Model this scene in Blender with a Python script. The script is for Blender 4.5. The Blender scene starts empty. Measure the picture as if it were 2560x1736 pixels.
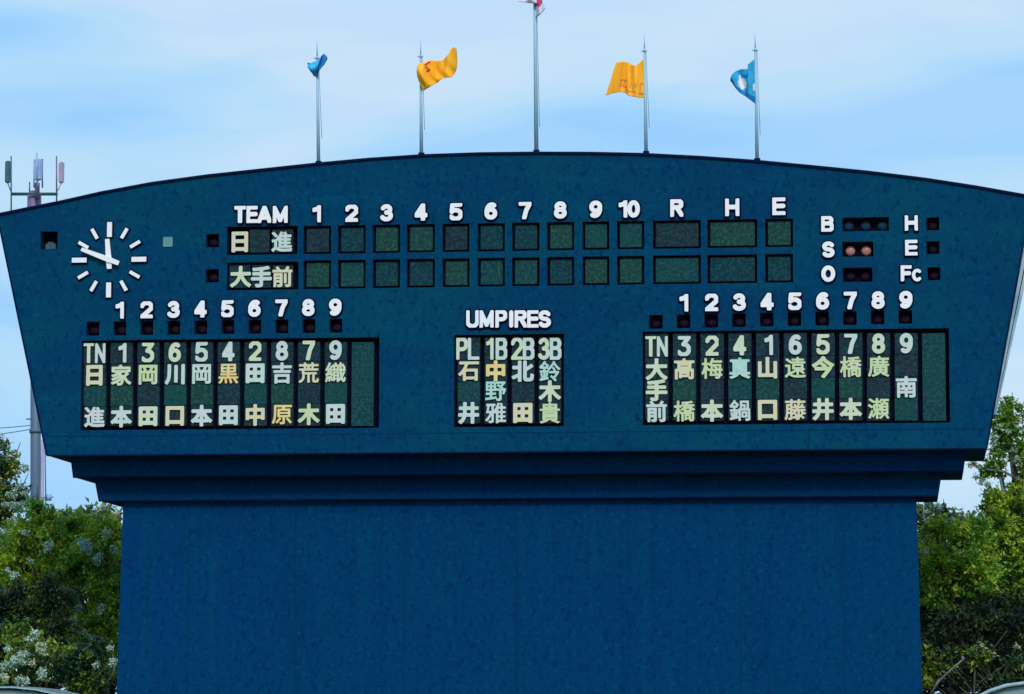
import bpy, bmesh, math, random
import numpy as np
from mathutils import Vector, Matrix
from mathutils.geometry import delaunay_2d_cdt
R = math.radians
sc = bpy.context.scene
col = sc.collection

# ------------------------------------------------------------------ camera
CAM = Vector((12.0, -100.0, 2.5))
AIM = Vector((0.0, 0.0, 13.8))
cd = bpy.data.cameras.new('camera')
cam = bpy.data.objects.new('camera', cd); col.objects.link(cam)
fwd = (AIM - CAM).normalized()
q = fwd.to_track_quat('-Z', 'Y')
ROLL = R(0.12)                       # clockwise turn of the picture content is negative
M3 = q.to_matrix() @ Matrix.Rotation(-ROLL * -1.0, 3, 'Z')
cam.matrix_world = Matrix.Translation(CAM) @ M3.to_4x4()
FPX = 82.6 * (AIM - CAM).length      # focal length in pixels of the 2560 px wide photograph
cd.sensor_width = 36.0
cd.lens = 36.0 * FPX / 2560.0
cd.clip_end = 6000.0
cd.clip_start = 0.5
sc.camera = cam

def P(px, py, Y=0.0):
    """photograph pixel -> point of the upright plane y = Y"""
    d = M3 @ Vector(((px - 1280.0) / FPX, -(py - 868.0) / FPX, -1.0))
    t = (Y - CAM.y) / d.y
    return CAM + d * t
def S(px, Y=0.0):
    """length in metres of px photograph pixels at depth Y"""
    return px / 82.6 * (Y - CAM.y) / (0.0 - CAM.y)

# ------------------------------------------------------------------ world
w = bpy.data.worlds.new('World'); sc.world = w; w.use_nodes = True
nt = w.node_tree; N = nt.nodes; L = nt.links
N.clear()
out = N.new('ShaderNodeOutputWorld'); bg = N.new('ShaderNodeBackground')
sky = N.new('ShaderNodeTexSky'); sky.sky_type = 'NISHITA'; sky.sun_disc = False
SUN_EL, SUN_AZ = R(40), R(167)       # azimuth clockwise from +Y
sky.sun_elevation = SUN_EL; sky.sun_rotation = SUN_AZ; sky.air_density = 1.0; sky.dust_density = 0.6; sky.ozone_density = 2.0
bg.inputs['Strength'].default_value = 0.10
tc = N.new('ShaderNodeTexCoord')
def cloud_noise(scale, rot, detail, rough, dist=0.0, loc=(0, 0, 0)):
    mp = N.new('ShaderNodeMapping'); mp.inputs['Scale'].default_value = scale; mp.inputs['Rotation'].default_value = rot; mp.inputs['Location'].default_value = loc
    nz = N.new('ShaderNodeTexNoise'); nz.inputs['Scale'].default_value = 1.0; nz.inputs['Detail'].default_value = detail
    nz.inputs['Roughness'].default_value = rough; nz.inputs['Distortion'].default_value = dist
    L.new(tc.outputs['Generated'], mp.inputs['Vector']); L.new(mp.outputs['Vector'], nz.inputs['Vector'])
    return nz.outputs['Fac']
def ramp(fac, stops, node_tree=None):
    t = node_tree or nt
    r = t.nodes.new('ShaderNodeValToRGB'); e = r.color_ramp.elements
    e[0].position, e[0].color = stops[0][0], (*stops[0][1], 1)
    e[1].position, e[1].color = stops[-1][0], (*stops[-1][1], 1)
    for p, c in stops[1:-1]:
        x = e.new(p); x.color = (*c, 1)
    r.color_ramp.interpolation = 'EASE'
    t.links.new(fac, r.inputs['Fac']); return r.outputs['Color']
def vmix(a, b, fac, node_tree=None, blend='MIX'):
    t = node_tree or nt
    m = t.nodes.new('ShaderNodeMix'); m.data_type = 'RGBA'; m.blend_type = blend
    for sock, v in ((m.inputs['Factor'], fac), (m.inputs['A'], a), (m.inputs['B'], b)):
        if hasattr(v, 'is_linked'): t.links.new(v, sock)
        elif isinstance(v, (int, float)): sock.default_value = v
        else: sock.default_value = (*v, 1)
    return m.outputs['Result']
SKY_LOC = (-5.539, -0.781, -3.322)
n1 = cloud_noise((5.0, 5.0, 22.0), (0, R(4), R(20)), 2.0, 0.42, 0.3, SKY_LOC)
n2 = cloud_noise((13.0, 13.0, 60.0), (0, R(-5), R(-30)), 4.0, 0.5, 0.4)
CL_DARK, CL_BLUE, CL_PALE, CL_MAUVE = (3.3, 6.4, 10.1), (4.1, 7.0, 10.0), (4.9, 7.5, 9.7), (6.0, 7.8, 9.7)
c1 = ramp(n1, [(0.41, CL_DARK), (0.47, CL_BLUE), (0.52, CL_PALE), (0.60, CL_MAUVE)])
c2 = ramp(n2, [(0.38, CL_DARK), (0.5, CL_PALE), (0.62, CL_MAUVE)])
cl = vmix(c1, c2, 0.2)
skyc = vmix(sky.outputs['Color'], cl, 0.94)
L.new(skyc, bg.inputs['Color']); L.new(bg.outputs['Background'], out.inputs['Surface'])

sd = bpy.data.lights.new('sun', 'SUN'); sd.energy = 2.8; sd.angle = R(16); sd.color = (1.0, 0.93, 0.84)
sun = bpy.data.objects.new('sun', sd); col.objects.link(sun)
sdir = Vector((math.sin(SUN_AZ) * math.cos(SUN_EL), math.cos(SUN_AZ) * math.cos(SUN_EL), math.sin(SUN_EL)))
sun.rotation_euler = sdir.to_track_quat('Z', 'Y').to_euler()
sun.location = (20, -30, 60)
vs = sc.view_settings
vs.view_transform = 'Standard'; vs.look = 'None'; vs.gamma = 1.0; vs.exposure = 0.0; vs.use_curve_mapping = False

# ------------------------------------------------------------------ materials
def mat(name, base, rough=0.6, metal=0.0, spots=None, bump=0.0, bump_scale=20.0, spec=0.4, emit=None):
    """spots = list of (scale, low, high, colour, strength): patches of another colour"""
    m = bpy.data.materials.new(name); m.use_nodes = True
    t = m.node_tree; b = t.nodes['Principled BSDF']
    b.inputs['Roughness'].default_value = rough; b.inputs['Metallic'].default_value = metal
    b.inputs['Specular IOR Level'].default_value = spec
    c = base
    tx = t.nodes.new('ShaderNodeTexCoord'); geo = t.nodes.new('ShaderNodeNewGeometry')
    for k, (scale, lo, hi, colr, st) in enumerate(spots or []):
        mp = t.nodes.new('ShaderNodeMapping')
        mp.inputs['Scale'].default_value = scale if isinstance(scale, tuple) else (scale,) * 3
        mp.inputs['Location'].default_value = (k * 7.3, k * 3.1, k * 5.7)
        nz = t.nodes.new('ShaderNodeTexNoise'); nz.inputs['Scale'].default_value = 1.0; nz.inputs['Detail'].default_value = 3.0
        t.links.new(geo.outputs['Position'], mp.inputs['Vector']); t.links.new(mp.outputs['Vector'], nz.inputs['Vector'])
        mr = t.nodes.new('ShaderNodeMapRange'); mr.inputs['From Min'].default_value = lo; mr.inputs['From Max'].default_value = hi
        mr.inputs['To Max'].default_value = st; t.links.new(nz.outputs['Fac'], mr.inputs['Value'])
        c = vmix(c, colr, mr.outputs['Result'], t)
    if hasattr(c, 'is_linked'): t.links.new(c, b.inputs['Base Color'])
    else: b.inputs['Base Color'].default_value = (*c, 1)
    if bump:
        nz = t.nodes.new('ShaderNodeTexNoise'); nz.inputs['Scale'].default_value = bump_scale; nz.inputs['Detail'].default_value = 4
        t.links.new(geo.outputs['Position'], nz.inputs['Vector'])
        bp = t.nodes.new('ShaderNodeBump'); bp.inputs['Strength'].default_value = bump; bp.inputs['Distance'].default_value = 0.02
        t.links.new(nz.outputs['Fac'], bp.inputs['Height']); t.links.new(bp.outputs['Normal'], b.inputs['Normal'])
    if emit:
        b.inputs['Emission Color'].default_value = (*emit[0], 1); b.inputs['Emission Strength'].default_value = emit[1]
    return m

GRAIN = [((6, 6, 8), 0.54, 0.74, (0.0, 0.070, 0.15), 0.6), ((8, 8, 6), 0.54, 0.74, (0.0, 0.020, 0.075), 0.9)]
M_face = mat('board_paint', (0.001, 0.036, 0.098), 0.8, spots=[
    ((0.22, 0.3, 0.5), 0.42, 0.60, (0.001, 0.051, 0.098), 0.9), ((0.9, 0.9, 0.7), 0.45, 0.66, (0.0, 0.040, 0.112), 0.7),
    ((0.35, 1, 3.0), 0.55, 0.72, (0.0, 0.060, 0.115), 0.5)] + GRAIN, bump=0.35, bump_scale=3.0, spec=0.03)
M_tower = mat('column_paint', (0.0, 0.035, 0.122), 0.8, spots=[
    ((0.3, 0.3, 0.25), 0.42, 0.65, (0.0, 0.038, 0.112), 0.7), ((2.6, 2.6, 0.10), 0.52, 0.75, (0.0, 0.046, 0.112), 0.7), ((5, 5, 0.16), 0.55, 0.75, (0.0, 0.026, 0.090), 0.6), ((0.5, 0.5, 0.4), 0.55, 0.62, (0.0, 0.030, 0.110), 0.5)] + GRAIN,
    bump=0.35, bump_scale=3.0, spec=0.03)
M_coping = mat('coping_metal', (0.001, 0.007, 0.035), 0.7, spec=0.05, spots=[(1.5, 0.4, 0.7, (0.001, 0.010, 0.045), 0.8)])
M_seam = mat('joint_sealant', (0.0, 0.030, 0.085), 0.8, spec=0.03, spots=[(5.0, 0.4, 0.7, (0.0, 0.036, 0.10), 0.8)])
M_dark = mat('black_housing', (0.001, 0.002, 0.010), 0.8, spec=0.04, spots=[(8.0, 0.45, 0.7, (0.002, 0.004, 0.02), 0.8)])
M_lampbox = mat('lamp_housing', (0.003, 0.002, 0.010), 0.8, spec=0.04, spots=[(14.0, 0.45, 0.7, (0.008, 0.004, 0.018), 0.8)])
M_panel = mat('flip_panel', (0.002, 0.038, 0.048), 0.7, spots=[
    ((11, 11, 11), 0.44, 0.64, (0.014, 0.080, 0.080), 0.95), ((15, 15, 13), 0.5, 0.68, (0.020, 0.040, 0.075), 0.8),
    ((0.9, 1, 0.8), 0.4, 0.65, (0.006, 0.062, 0.046), 0.5)], bump=0.5, bump_scale=18, spec=0.06)
M_panel_dim = mat('flip_panel_dim', (0.006, 0.020, 0.030), 0.7, spec=0.06, spots=[
    ((13, 13, 13), 0.42, 0.68, (0.010, 0.065, 0.070), 0.9), ((15, 15, 13), 0.48, 0.68, (0.026, 0.024, 0.052), 0.9)], bump=0.5, bump_scale=18)
M_panel_olive = mat('flip_panel_olive', (0.006, 0.042, 0.038), 0.7, spec=0.06, spots=[((10, 10, 10), 0.44, 0.64, (0.020, 0.085, 0.062), 0.95), ((14, 14, 12), 0.5, 0.68, (0.016, 0.034, 0.056), 0.8)], bump=0.5, bump_scale=18)
M_panel_deep = mat('flip_panel_deep', (0.002, 0.030, 0.044), 0.7, spec=0.06, spots=[((12, 12, 12), 0.44, 0.64, (0.008, 0.066, 0.074), 0.95), ((15, 15, 13), 0.5, 0.68, (0.014, 0.026, 0.054), 0.8)], bump=0.5, bump_scale=18)
M_white = mat('white_letter', (0.78, 0.76, 0.80), 0.45, spots=[(5.0, 0.45, 0.7, (0.60, 0.74, 0.82), 0.6)])
M_sidehalo = mat('letter_side_halo', (0.001, 0.001, 0.022), 0.7, spec=0.05, spots=[(6.0, 0.4, 0.7, (0.001, 0.006, 0.05), 0.7)])  # dark letter sides and a painted shadow outline behind letters and hour marks
def disc(name, a, b): return mat(name, a, 0.5, spots=[((7, 7, 7), 0.42, 0.62, b, 0.9)])
M_pale = disc('disc_pale', (0.50, 0.58, 0.38), (0.52, 0.60, 0.50))
M_cool = disc('disc_cool', (0.42, 0.58, 0.50), (0.54, 0.56, 0.62))
M_gold = disc('disc_gold', (0.72, 0.50, 0.16), (0.62, 0.58, 0.30))
M_peach = disc('disc_peach', (0.62, 0.54, 0.32), (0.50, 0.56, 0.46))
M_lime = disc('disc_lime', (0.46, 0.58, 0.29), (0.50, 0.56, 0.40))
M_aqua = disc('disc_aqua', (0.28, 0.56, 0.52), (0.46, 0.58, 0.52))
M_lamp = mat('lamp_glass_off', (0.008, 0.003, 0.014), 0.7, spec=0.1, spots=[(20.0, 0.45, 0.65, (0.018, 0.004, 0.022), 0.7)])
M_lampblue = mat('lamp_glass_blue', (0.002, 0.028, 0.070), 0.7, spec=0.1, spots=[(20.0, 0.45, 0.65, (0.01, 0.05, 0.09), 0.7)])
M_lamplit = mat('lamp_glass_lit', (0.30, 0.13, 0.13), 0.35, spots=[(9.0, 0.45, 0.7, (0.36, 0.17, 0.12), 0.7)], emit=((0.9, 0.40, 0.30), 0.06))
M_mint = mat('pale_plate', (0.09, 0.22, 0.22), 0.5, spots=[(9.0, 0.4, 0.7, (0.07, 0.27, 0.30), 0.7)])
M_grey = mat('grey_device', (0.02, 0.06, 0.09), 0.5, spots=[(9.0, 0.4, 0.7, (0.03, 0.07, 0.1), 0.7)])
M_sidetrim = mat('side_cladding', (0.30, 0.42, 0.50), 0.4, spots=[((3, 3, 1.2), 0.45, 0.6, (0.12, 0.28, 0.42), 0.7)])
M_pole = mat('pole_metal', (0.26, 0.46, 0.58), 0.5, spots=[((2, 2, 1.5), 0.4, 0.65, (0.30, 0.42, 0.62), 0.8)])
M_mast = mat('mast_paint', (0.08, 0.12, 0.20), 0.5, spots=[((3, 3, 0.6), 0.4, 0.65, (0.06, 0.12, 0.20), 0.8)])
M_mastpink = mat('mast_primer', (0.15, 0.10, 0.20), 0.5, spots=[((3, 3, 3), 0.4, 0.65, (0.16, 0.12, 0.26), 0.8)])
M_mastdark = mat('mast_bracket', (0.03, 0.12, 0.14), 0.5, spots=[((4, 4, 4), 0.4, 0.65, (0.02, 0.08, 0.12), 0.8)])
M_lilac = mat('antenna_lilac', (0.30, 0.26, 0.42), 0.4, spots=[((3, 3, 3), 0.4, 0.65, (0.36, 0.30, 0.42), 0.8)])
M_antblue = mat('antenna_blue', (0.28, 0.40, 0.62), 0.4, spots=[((3, 3, 3), 0.4, 0.65, (0.20, 0.27, 0.58), 0.8)])
M_cable = mat('cable_rubber', (0.10, 0.26, 0.34), 0.6, spots=[((1, 1, 1), 0.4, 0.65, (0.12, 0.30, 0.36), 0.8)])
M_roof = mat('canopy_sheet', (0.12, 0.20, 0.21), 0.5, spots=[((1.2, 1.2, 1.2), 0.4, 0.65, (0.20, 0.30, 0.32), 0.8)], bump=0.3)
M_rim = mat('canopy_rim', (0.26, 0.42, 0.46), 0.45, spots=[((3, 3, 3), 0.4, 0.65, (0.20, 0.30, 0.38), 0.8)])
M_bark = mat('bark', (0.035, 0.035, 0.03), 0.85, spots=[((6, 6, 1.5), 0.42, 0.62, (0.09, 0.09, 0.08), 0.8)], bump=0.8, bump_scale=12)
M_barkpale = mat('bark_pale', (0.14, 0.19, 0.19), 0.8, spots=[((6, 6, 1.5), 0.42, 0.62, (0.07, 0.10, 0.10), 0.8)], bump=0.6, bump_scale=12)
M_grass = mat('field_grass', (0.035, 0.075, 0.022), 0.9, spots=[((0.3, 0.3, 1), 0.4, 0.65, (0.05, 0.09, 0.03), 0.8), ((4, 4, 4), 0.45, 0.7, (0.02, 0.05, 0.015), 0.6)], bump=0.6, bump_scale=6)
M_track = mat('warning_track', (0.20, 0.13, 0.08), 0.9, spots=[((0.6, 0.6, 1), 0.4, 0.65, (0.25, 0.17, 0.11), 0.8)], bump=0.5, bump_scale=8)
def cloth(name, a, b):
    m = mat(name, a, 0.7, spots=[((3, 3, 3), 0.4, 0.65, b, 0.7)])
    t = m.node_tree; bs = t.nodes['Principled BSDF']; o = t.nodes['Material Output']
    tr = t.nodes.new('ShaderNodeBsdfTranslucent'); mx = t.nodes.new('ShaderNodeMixShader'); mx.inputs[0].default_value = 0.08
    tr.inputs['Color'].default_value = (*a, 1)
    t.links.new(bs.outputs[0], mx.inputs[1]); t.links.new(tr.outputs[0], mx.inputs[2]); t.links.new(mx.outputs[0], o.inputs['Surface'])
    return m
M_fblue = cloth('flag_blue', (0.015, 0.34, 0.62), (0.04, 0.50, 0.80))
M_fblue2 = cloth('flag_blue_deep', (0.004, 0.15, 0.46), (0.005, 0.22, 0.56))
M_forange = cloth('flag_orange', (1.0, 0.43, 0.012), (1.0, 0.48, 0.016))
M_fred = cloth('flag_red_print', (0.55, 0.02, 0.02), (0.7, 0.05, 0.01))
M_fprint = cloth('flag_dark_print', (0.62, 0.20, 0.05), (0.7, 0.24, 0.08))
M_fwhite = cloth('flag_white', (0.70, 0.70, 0.82), (0.66, 0.70, 0.80))
M_fdisc = cloth('flag_red_disc', (0.62, 0.05, 0.18), (0.55, 0.04, 0.16))

# ------------------------------------------------------------------ object helpers
WL = {}
def tag(o, label=None, cat=None, group=None, kind=None):
    for k, v in (('label', label), ('category', cat), ('group', group), ('kind', kind)):
        if v: o[k] = v
    return o
def empty(name, loc):
    o = bpy.data.objects.new(name, None); col.objects.link(o); o.location = loc
    o.empty_display_size = 0.3; WL[o.name] = Vector(loc); return o
def put(name, mesh, parent=None, loc=(0, 0, 0), scale=None, rot=None):
    o = bpy.data.objects.new(name, mesh); col.objects.link(o)
    loc = Vector(loc); WL[o.name] = loc
    if parent is not None:
        o.parent = parent; o.location = loc - WL[parent.name]
    else: o.location = loc
    if scale is not None: o.scale = scale
    if rot is not None: o.rotation_euler = rot
    return o
def bm_mesh(bm, name, *mats, smooth=False):
    me = bpy.data.meshes.new(name); bm.normal_update(); bm.to_mesh(me); bm.free()
    for m in mats: me.materials.append(m)
    if smooth:
        me.polygons.foreach_set('use_smooth', [True] * len(me.polygons))
    return me
def raw(verts, faces, name, *mats):
    me = bpy.data.meshes.new(name); me.from_pydata([tuple(v) for v in verts], [], faces); me.update()
    for m in mats: me.materials.append(m)
    return me
def box(bm, x0, x1, y0, y1, z0, z1, mi=0):
    v = [bm.verts.new(p) for p in ((x0, y0, z0), (x1, y0, z0), (x1, y1, z0), (x0, y1, z0), (x0, y0, z1), (x1, y0, z1), (x1, y1, z1), (x0, y1, z1))]
    for f in ((0, 3, 2, 1), (4, 5, 6, 7), (0, 1, 5, 4), (1, 2, 6, 5), (2, 3, 7, 6), (3, 0, 4, 7)):
        bm.faces.new([v[i] for i in f]).material_index = mi
def tube(bm, pts, rads, seg=10, mi=0, caps=True):
    rings = []
    n = len(pts)
    for i, p in enumerate(pts):
        p = Vector(p)
        d = (Vector(pts[min(i + 1, n - 1)]) - Vector(pts[max(i - 1, 0)])).normalized()
        a = d.cross(Vector((0.31, 0.95, 0.05))).normalized(); b = d.cross(a)
        r = rads[i] if isinstance(rads, (list, tuple)) else rads
        rings.append([bm.verts.new(p + a * r * math.cos(2 * math.pi * k / seg) + b * r * math.sin(2 * math.pi * k / seg)) for k in range(seg)])
    for i in range(n - 1):
        for k in range(seg):
            f = bm.faces.new((rings[i][k], rings[i][(k + 1) % seg], rings[i + 1][(k + 1) % seg], rings[i + 1][k])); f.material_index = mi; f.smooth = True
    if caps:
        bm.faces.new(rings[0][::-1]).material_index = mi; bm.faces.new(rings[-1]).material_index = mi
def part_box(name, parent, c, sx, sz, y0, y1, m, bevel=0.0):
    """box centred on c in x and z, from depth y0 to y1 (relative to c.y)"""
    bm = bmesh.new(); box(bm, -sx / 2, sx / 2, y0, y1, -sz / 2, sz / 2)
    if bevel: bmesh.ops.bevel(bm, geom=bm.edges[:], offset=bevel, segments=2, affect='EDGES')
    return put(name, bm_mesh(bm, name, m), parent, c)

# ------------------------------------------------------------------ lettering: distance fields turned into solid letters
def arc(cx, cy, rx, ry, a0, a1, n=14):
    return [(cx + rx * math.cos(R(a0 + (a1 - a0) * i / n)), cy + ry * math.sin(R(a0 + (a1 - a0) * i / n))) for i in range(n + 1)]
six = [arc(.5, .31, .5, .31, 0, 360, 20), arc(.60, .42, .60, .58, 180, 62)]
SK = {
 '0': [arc(.5, .5, .5, .5, 0, 360, 24)], '1': [[(1, 0), (1, 1)], [(1, 1), (.6, .84), (0, .78)]],
 '2': [arc(.5, .70, .5, .30, 165, -25) + [(.05, .04), (0, 0), (1, 0)]],
 '3': [arc(.47, .755, .44, .245, 155, -90) , arc(.47, .265, .53, .265, 90, -155)],
 '3f': [[(.03, 1), (.93, 1), (.42, .60)] + arc(.42, .30, .55, .30, 80, -150)],
 '4': [[(.70, 0), (.70, 1), (0, .28), (1, .28)]],
 '5': [[(.92, 1), (.14, 1), (.06, .50)] + arc(.46, .31, .54, .31, 125, -150)],
 '6': six, '9': [[(1 - x, 1 - y) for x, y in s] for s in six],
 '7': [[(0, 1), (1, 1), (.62, .52), (.42, 0)]],
 '8': [arc(.5, .76, .43, .24, 0, 360, 20), arc(.5, .27, .5, .27, 0, 360, 20)],
 'T': [[(0, 1), (1, 1)], [(.5, 1), (.5, 0)]], 'E': [[(1, 1), (0, 1), (0, 0), (1, 0)], [(0, .52), (.92, .52)]],
 'A': [[(0, 0), (.5, 1), (1, 0)], [(.2, .28), (.8, .28)]], 'M': [[(0, 0), (0, 1), (.5, .1), (1, 1), (1, 0)]],
 'R': [[(0, 0), (0, 1), (.55, 1)] + arc(.58, .77, .38, .23, 90, -90) + [(0, .54)], [(.5, .54), (1, 0)]],
 'P': [[(0, 0), (0, 1), (.55, 1)] + arc(.55, .74, .42, .26, 90, -90) + [(0, .48)]],
 'H': [[(0, 0), (0, 1)], [(1, 0), (1, 1)], [(0, .52), (1, .52)]],
 'B': [[(0, 0), (0, 1), (.55, 1)] + arc(.55, .77, .37, .23, 90, -90) + [(0, .54)], [(.55, .54)] + arc(.57, .27, .43, .27, 90, -90) + [(0, 0)]],
 'S': [arc(.5, .755, .48, .245, 25, 270) + arc(.5, .255, .5, .255, 90, -155)],
 'O': [arc(.5, .5, .5, .5, 0, 360, 24)], 'F': [[(1, 1), (0, 1), (0, 0)], [(0, .5), (.85, .5)]],
 'c': [arc(.5, .5, .5, .5, 50, 310, 20)], 'U': [[(0, 1), (0, .35)] + arc(.5, .33, .5, .33, 180, 360) + [(1, 1)]],
 'I': [[(.5, 0), (.5, 1)]], 'L': [[(0, 1), (0, 0), (1, 0)]], 'N': [[(0, 0), (0, 1), (1, 0), (1, 1)]],
}
def seg_dist(px, py, segs):
    a = segs[:, 0][None]; b = segs[:, 1][None]; p = np.stack([px.ravel(), py.ravel()], 1)[:, None]
    d = b - a; L2 = (d ** 2).sum(-1) + 1e-12
    t = np.clip(((p - a) * d).sum(-1) / L2, 0, 1)
    return np.sqrt(((p - a - d * t[..., None]) ** 2).sum(-1)).min(1).reshape(px.shape)
def iso(bm, xs, ys, F, yf, yb, mi):
    """filled marching squares of F<0, extruded from depth yf to yb"""
    nx, ny = len(xs), len(ys); vk = {}
    def gv(i, j):
        k = (i, j)
        if k not in vk: vk[k] = bm.verts.new((xs[i], yf, ys[j]))
        return vk[k]
    def ev(i, j, i2, j2):
        k = (i, j, i2, j2) if (i, j) < (i2, j2) else (i2, j2, i, j)
        if k not in vk:
            f0, f1 = F[k[1], k[0]], F[k[3], k[2]]; t = min(max(f0 / (f0 - f1), .02), .98)
            vk[k] = bm.verts.new((xs[k[0]] + (xs[k[2]] - xs[k[0]]) * t, yf, ys[k[1]] + (ys[k[3]] - ys[k[1]]) * t))
        return vk[k]
    new = []
    for j in range(ny - 1):
        for i in range(nx - 1):
            cs = [(i, j), (i + 1, j), (i + 1, j + 1), (i, j + 1)]
            ins = [F[c[1], c[0]] < 0 for c in cs]
            if not any(ins): continue
            poly = []
            for k in range(4):
                a, b = cs[k], cs[(k + 1) % 4]
                if ins[k]: poly.append(gv(*a))
                if ins[k] != ins[(k + 1) % 4]: poly.append(ev(*a, *b))
            if len(poly) >= 3:
                f = bm.faces.new(poly); f.material_index = mi; new.append(f)
    edges = [e for f in new for e in f.edges if len(e.link_faces) == 1]
    back = {}
    for e in edges:
        f = e.link_faces[0]; lp = [l for l in f.loops if l.edge is e][0]
        a, b = lp.vert, lp.link_loop_next.vert
        for v in (a, b):
            if v not in back: back[v] = bm.verts.new((v.co.x, yb, v.co.z))
        bm.faces.new((b, a, back[a], back[b])).material_index = min(1, mi + 1)
GL = {}
def latin(ch, wd, r, m, res=34, halo=0.0):
    key = (ch, wd, r, m.name, halo)
    if key in GL: return GL[key]
    segs = []; ins_ = r * (0.95 if ch in '0O689S3c' else 0.66)
    for pl in SK[ch]:
        q_ = [(ins_ + x * (wd - 2 * ins_), ins_ + y * (1 - 2 * ins_)) for x, y in pl]
        if ch == 'I': q_ = [(wd / 2, r), (wd / 2, 1 - r)]
        segs += [[q_[i], q_[i + 1]] for i in range(len(q_) - 1)]
    segs = np.array(segs); st = 1.0 / res; mg = halo + 0.06
    xs = np.arange(-mg, wd + mg + st, st); ys = np.arange(-mg, 1 + mg + st, st)
    X, Y = np.meshgrid(xs, ys); F = seg_dist(X, Y, segs) - r
    bx = np.maximum(np.abs(X - wd / 2) - wd / 2, np.abs(Y - .5) - .5); F = np.maximum(F, bx)
    bm = bmesh.new(); iso(bm, xs - wd / 2, ys - .5, F, 0.0, 0.10, 0)
    if halo: iso(bm, xs - wd / 2, ys - .5, F - halo, 0.08, 0.2, 1)  # wider dark plate behind the letter, a painted shadow halo
    me = bm_mesh(bm, 'character_' + m.name, m, M_sidehalo if halo else M_dark)
    GL[key] = me; return me
KB = {}
def kanji_outline(ch):
    if ch in KB: return KB[ch]
    cu = bpy.data.curves.new('k', 'FONT'); cu.body = ch; cu.size = 1.0; cu.resolution_u = 3
    o = bpy.data.objects.new('k', cu); col.objects.link(o); bpy.context.view_layer.update()
    me = bpy.data.meshes.new_from_object(o)
    v = np.array([tuple(p.co)[:2] for p in me.vertices]); me.calc_loop_triangles()
    tri = np.array([tuple(t.vertices) for t in me.loop_triangles])
    cnt = {}
    for t in tri:
        for a, b in ((t[0], t[1]), (t[1], t[2]), (t[2], t[0])):
            # merge by position so that touching triangles cancel
            ka, kb = tuple(np.round(v[a], 4)), tuple(np.round(v[b], 4)); k = (min(ka, kb), max(ka, kb)); cnt[k] = cnt.get(k, 0) + 1
    seg = np.array([k for k, c in cnt.items() if c == 1])
    bpy.data.objects.remove(o); bpy.data.curves.remove(cu); bpy.data.meshes.remove(me)
    KB[ch] = (v[tri], seg); return KB[ch]
THIN = set('黒織荒原藤鍋瀬橋廣遠貴鈴雅野梅')
MIDK = set('家岡高真南進前吉石')
def kanji(ch, m, res=40):
    key = (ch, m.name)
    if key in GL: return GL[key]
    T, seg = kanji_outline(ch)
    b = 0.062 if ch == '田' else 0.020 if ch in THIN else (0.031 if ch in MIDK else 0.046)
    cx, cy = 0.485, 0.345
    lo, hi = seg.reshape(-1, 2).min(0) - b, seg.reshape(-1, 2).max(0) + b
    st = 1.0 / res
    xs = np.arange(lo[0] - st, hi[0] + 2 * st, st); ys = np.arange(lo[1] - st, hi[1] + 2 * st, st)
    X, Y = np.meshgrid(xs, ys)
    D = seg_dist(X, Y, seg); p = np.stack([X.ravel(), Y.ravel()], 1)[:, None]
    A, B, C = T[None, :, 0], T[None, :, 1], T[None, :, 2]
    cr = lambda o, q2: (q2[..., 0] - o[..., 0]) * (p[..., 1] - o[..., 1]) - (q2[..., 1] - o[..., 1]) * (p[..., 0] - o[..., 0])
    s1, s2, s3 = cr(A, B), cr(B, C), cr(C, A)
    ins = (((s1 >= 0) & (s2 >= 0) & (s3 >= 0)) | ((s1 <= 0) & (s2 <= 0) & (s3 <= 0))).any(1).reshape(X.shape)
    F = np.where(ins, -D, D) - b
    c = (lo + hi) / 2; wd = 1.0
    bm = bmesh.new(); iso(bm, xs - c[0], ys - c[1], F, 0.0, 0.06, 0)
    me = bm_mesh(bm, 'kanji_' + m.name, m, M_dark)
    ext = max(hi - lo); GL[key] = (me, ext); return GL[key]

# ------------------------------------------------------------------ ground
g = put('ground', raw([(-2500, -2500, 0), (2500, -2500, 0), (2500, 2500, 0), (-2500, 2500, 0)], [(0, 1, 2, 3)], 'ground', M_grass))
tag(g, kind='structure')
g = put('warning_track', raw([(-60, -9, 0.004), (60, -9, 0.004), (60, -3, 0.004), (-60, -3, 0.004)], [(0, 1, 2, 3)], 'warning_track', M_track))
tag(g, kind='structure')

# ------------------------------------------------------------------ scoreboard
SB = empty('scoreboard', (0, 2.5, 0))
tag(SB, 'wide dark blue scoreboard with arched top and kanji name panels on a stepped column', 'scoreboard')
D0 = 5.0                                                             # depth of the main box
top_px = [(-8, 537), (60, 523), (152, 504.5), (254, 481.5), (380, 458), (520, 439), (660, 424), (795, 409.5), (920, 398), (1053, 389), (1200, 384),
          (1340, 382.5), (1480, 383), (1615, 386), (1750, 393), (1891, 403), (2030, 416), (2170, 430), (2313, 447.5), (2440, 467), (2581, 492)]
low_px = [(2581, 494), (2468, 1122), (116, 1138)]
outl = [P(*p) for p in top_px] + [P(*low_px[1]), P(*low_px[2])]
zb = (outl[-1].z + outl[-2].z) / 2
outl[-1].z = zb; outl[-2].z = zb
holes = []                                                           # (x0,x1,z0,z1)
def rect(x0, x1, y0, y1):
    """upright rectangle whose centre and size are read in the photograph"""
    c = P((x0 + x1) / 2, (y0 + y1) / 2); sx = P(x1, (y0 + y1) / 2).x - P(x0, (y0 + y1) / 2).x
    sz = P((x0 + x1) / 2, y0).z - P((x0 + x1) / 2, y1).z
    return c, sx, sz
def hole(x0, x1, y0, y1):
    c, sx, sz = rect(x0, x1, y0, y1); holes.append((c.x - sx / 2, c.x + sx / 2, c.z - sz / 2, c.z + sz / 2)); return c, sx, sz
REC = 0.30
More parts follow.
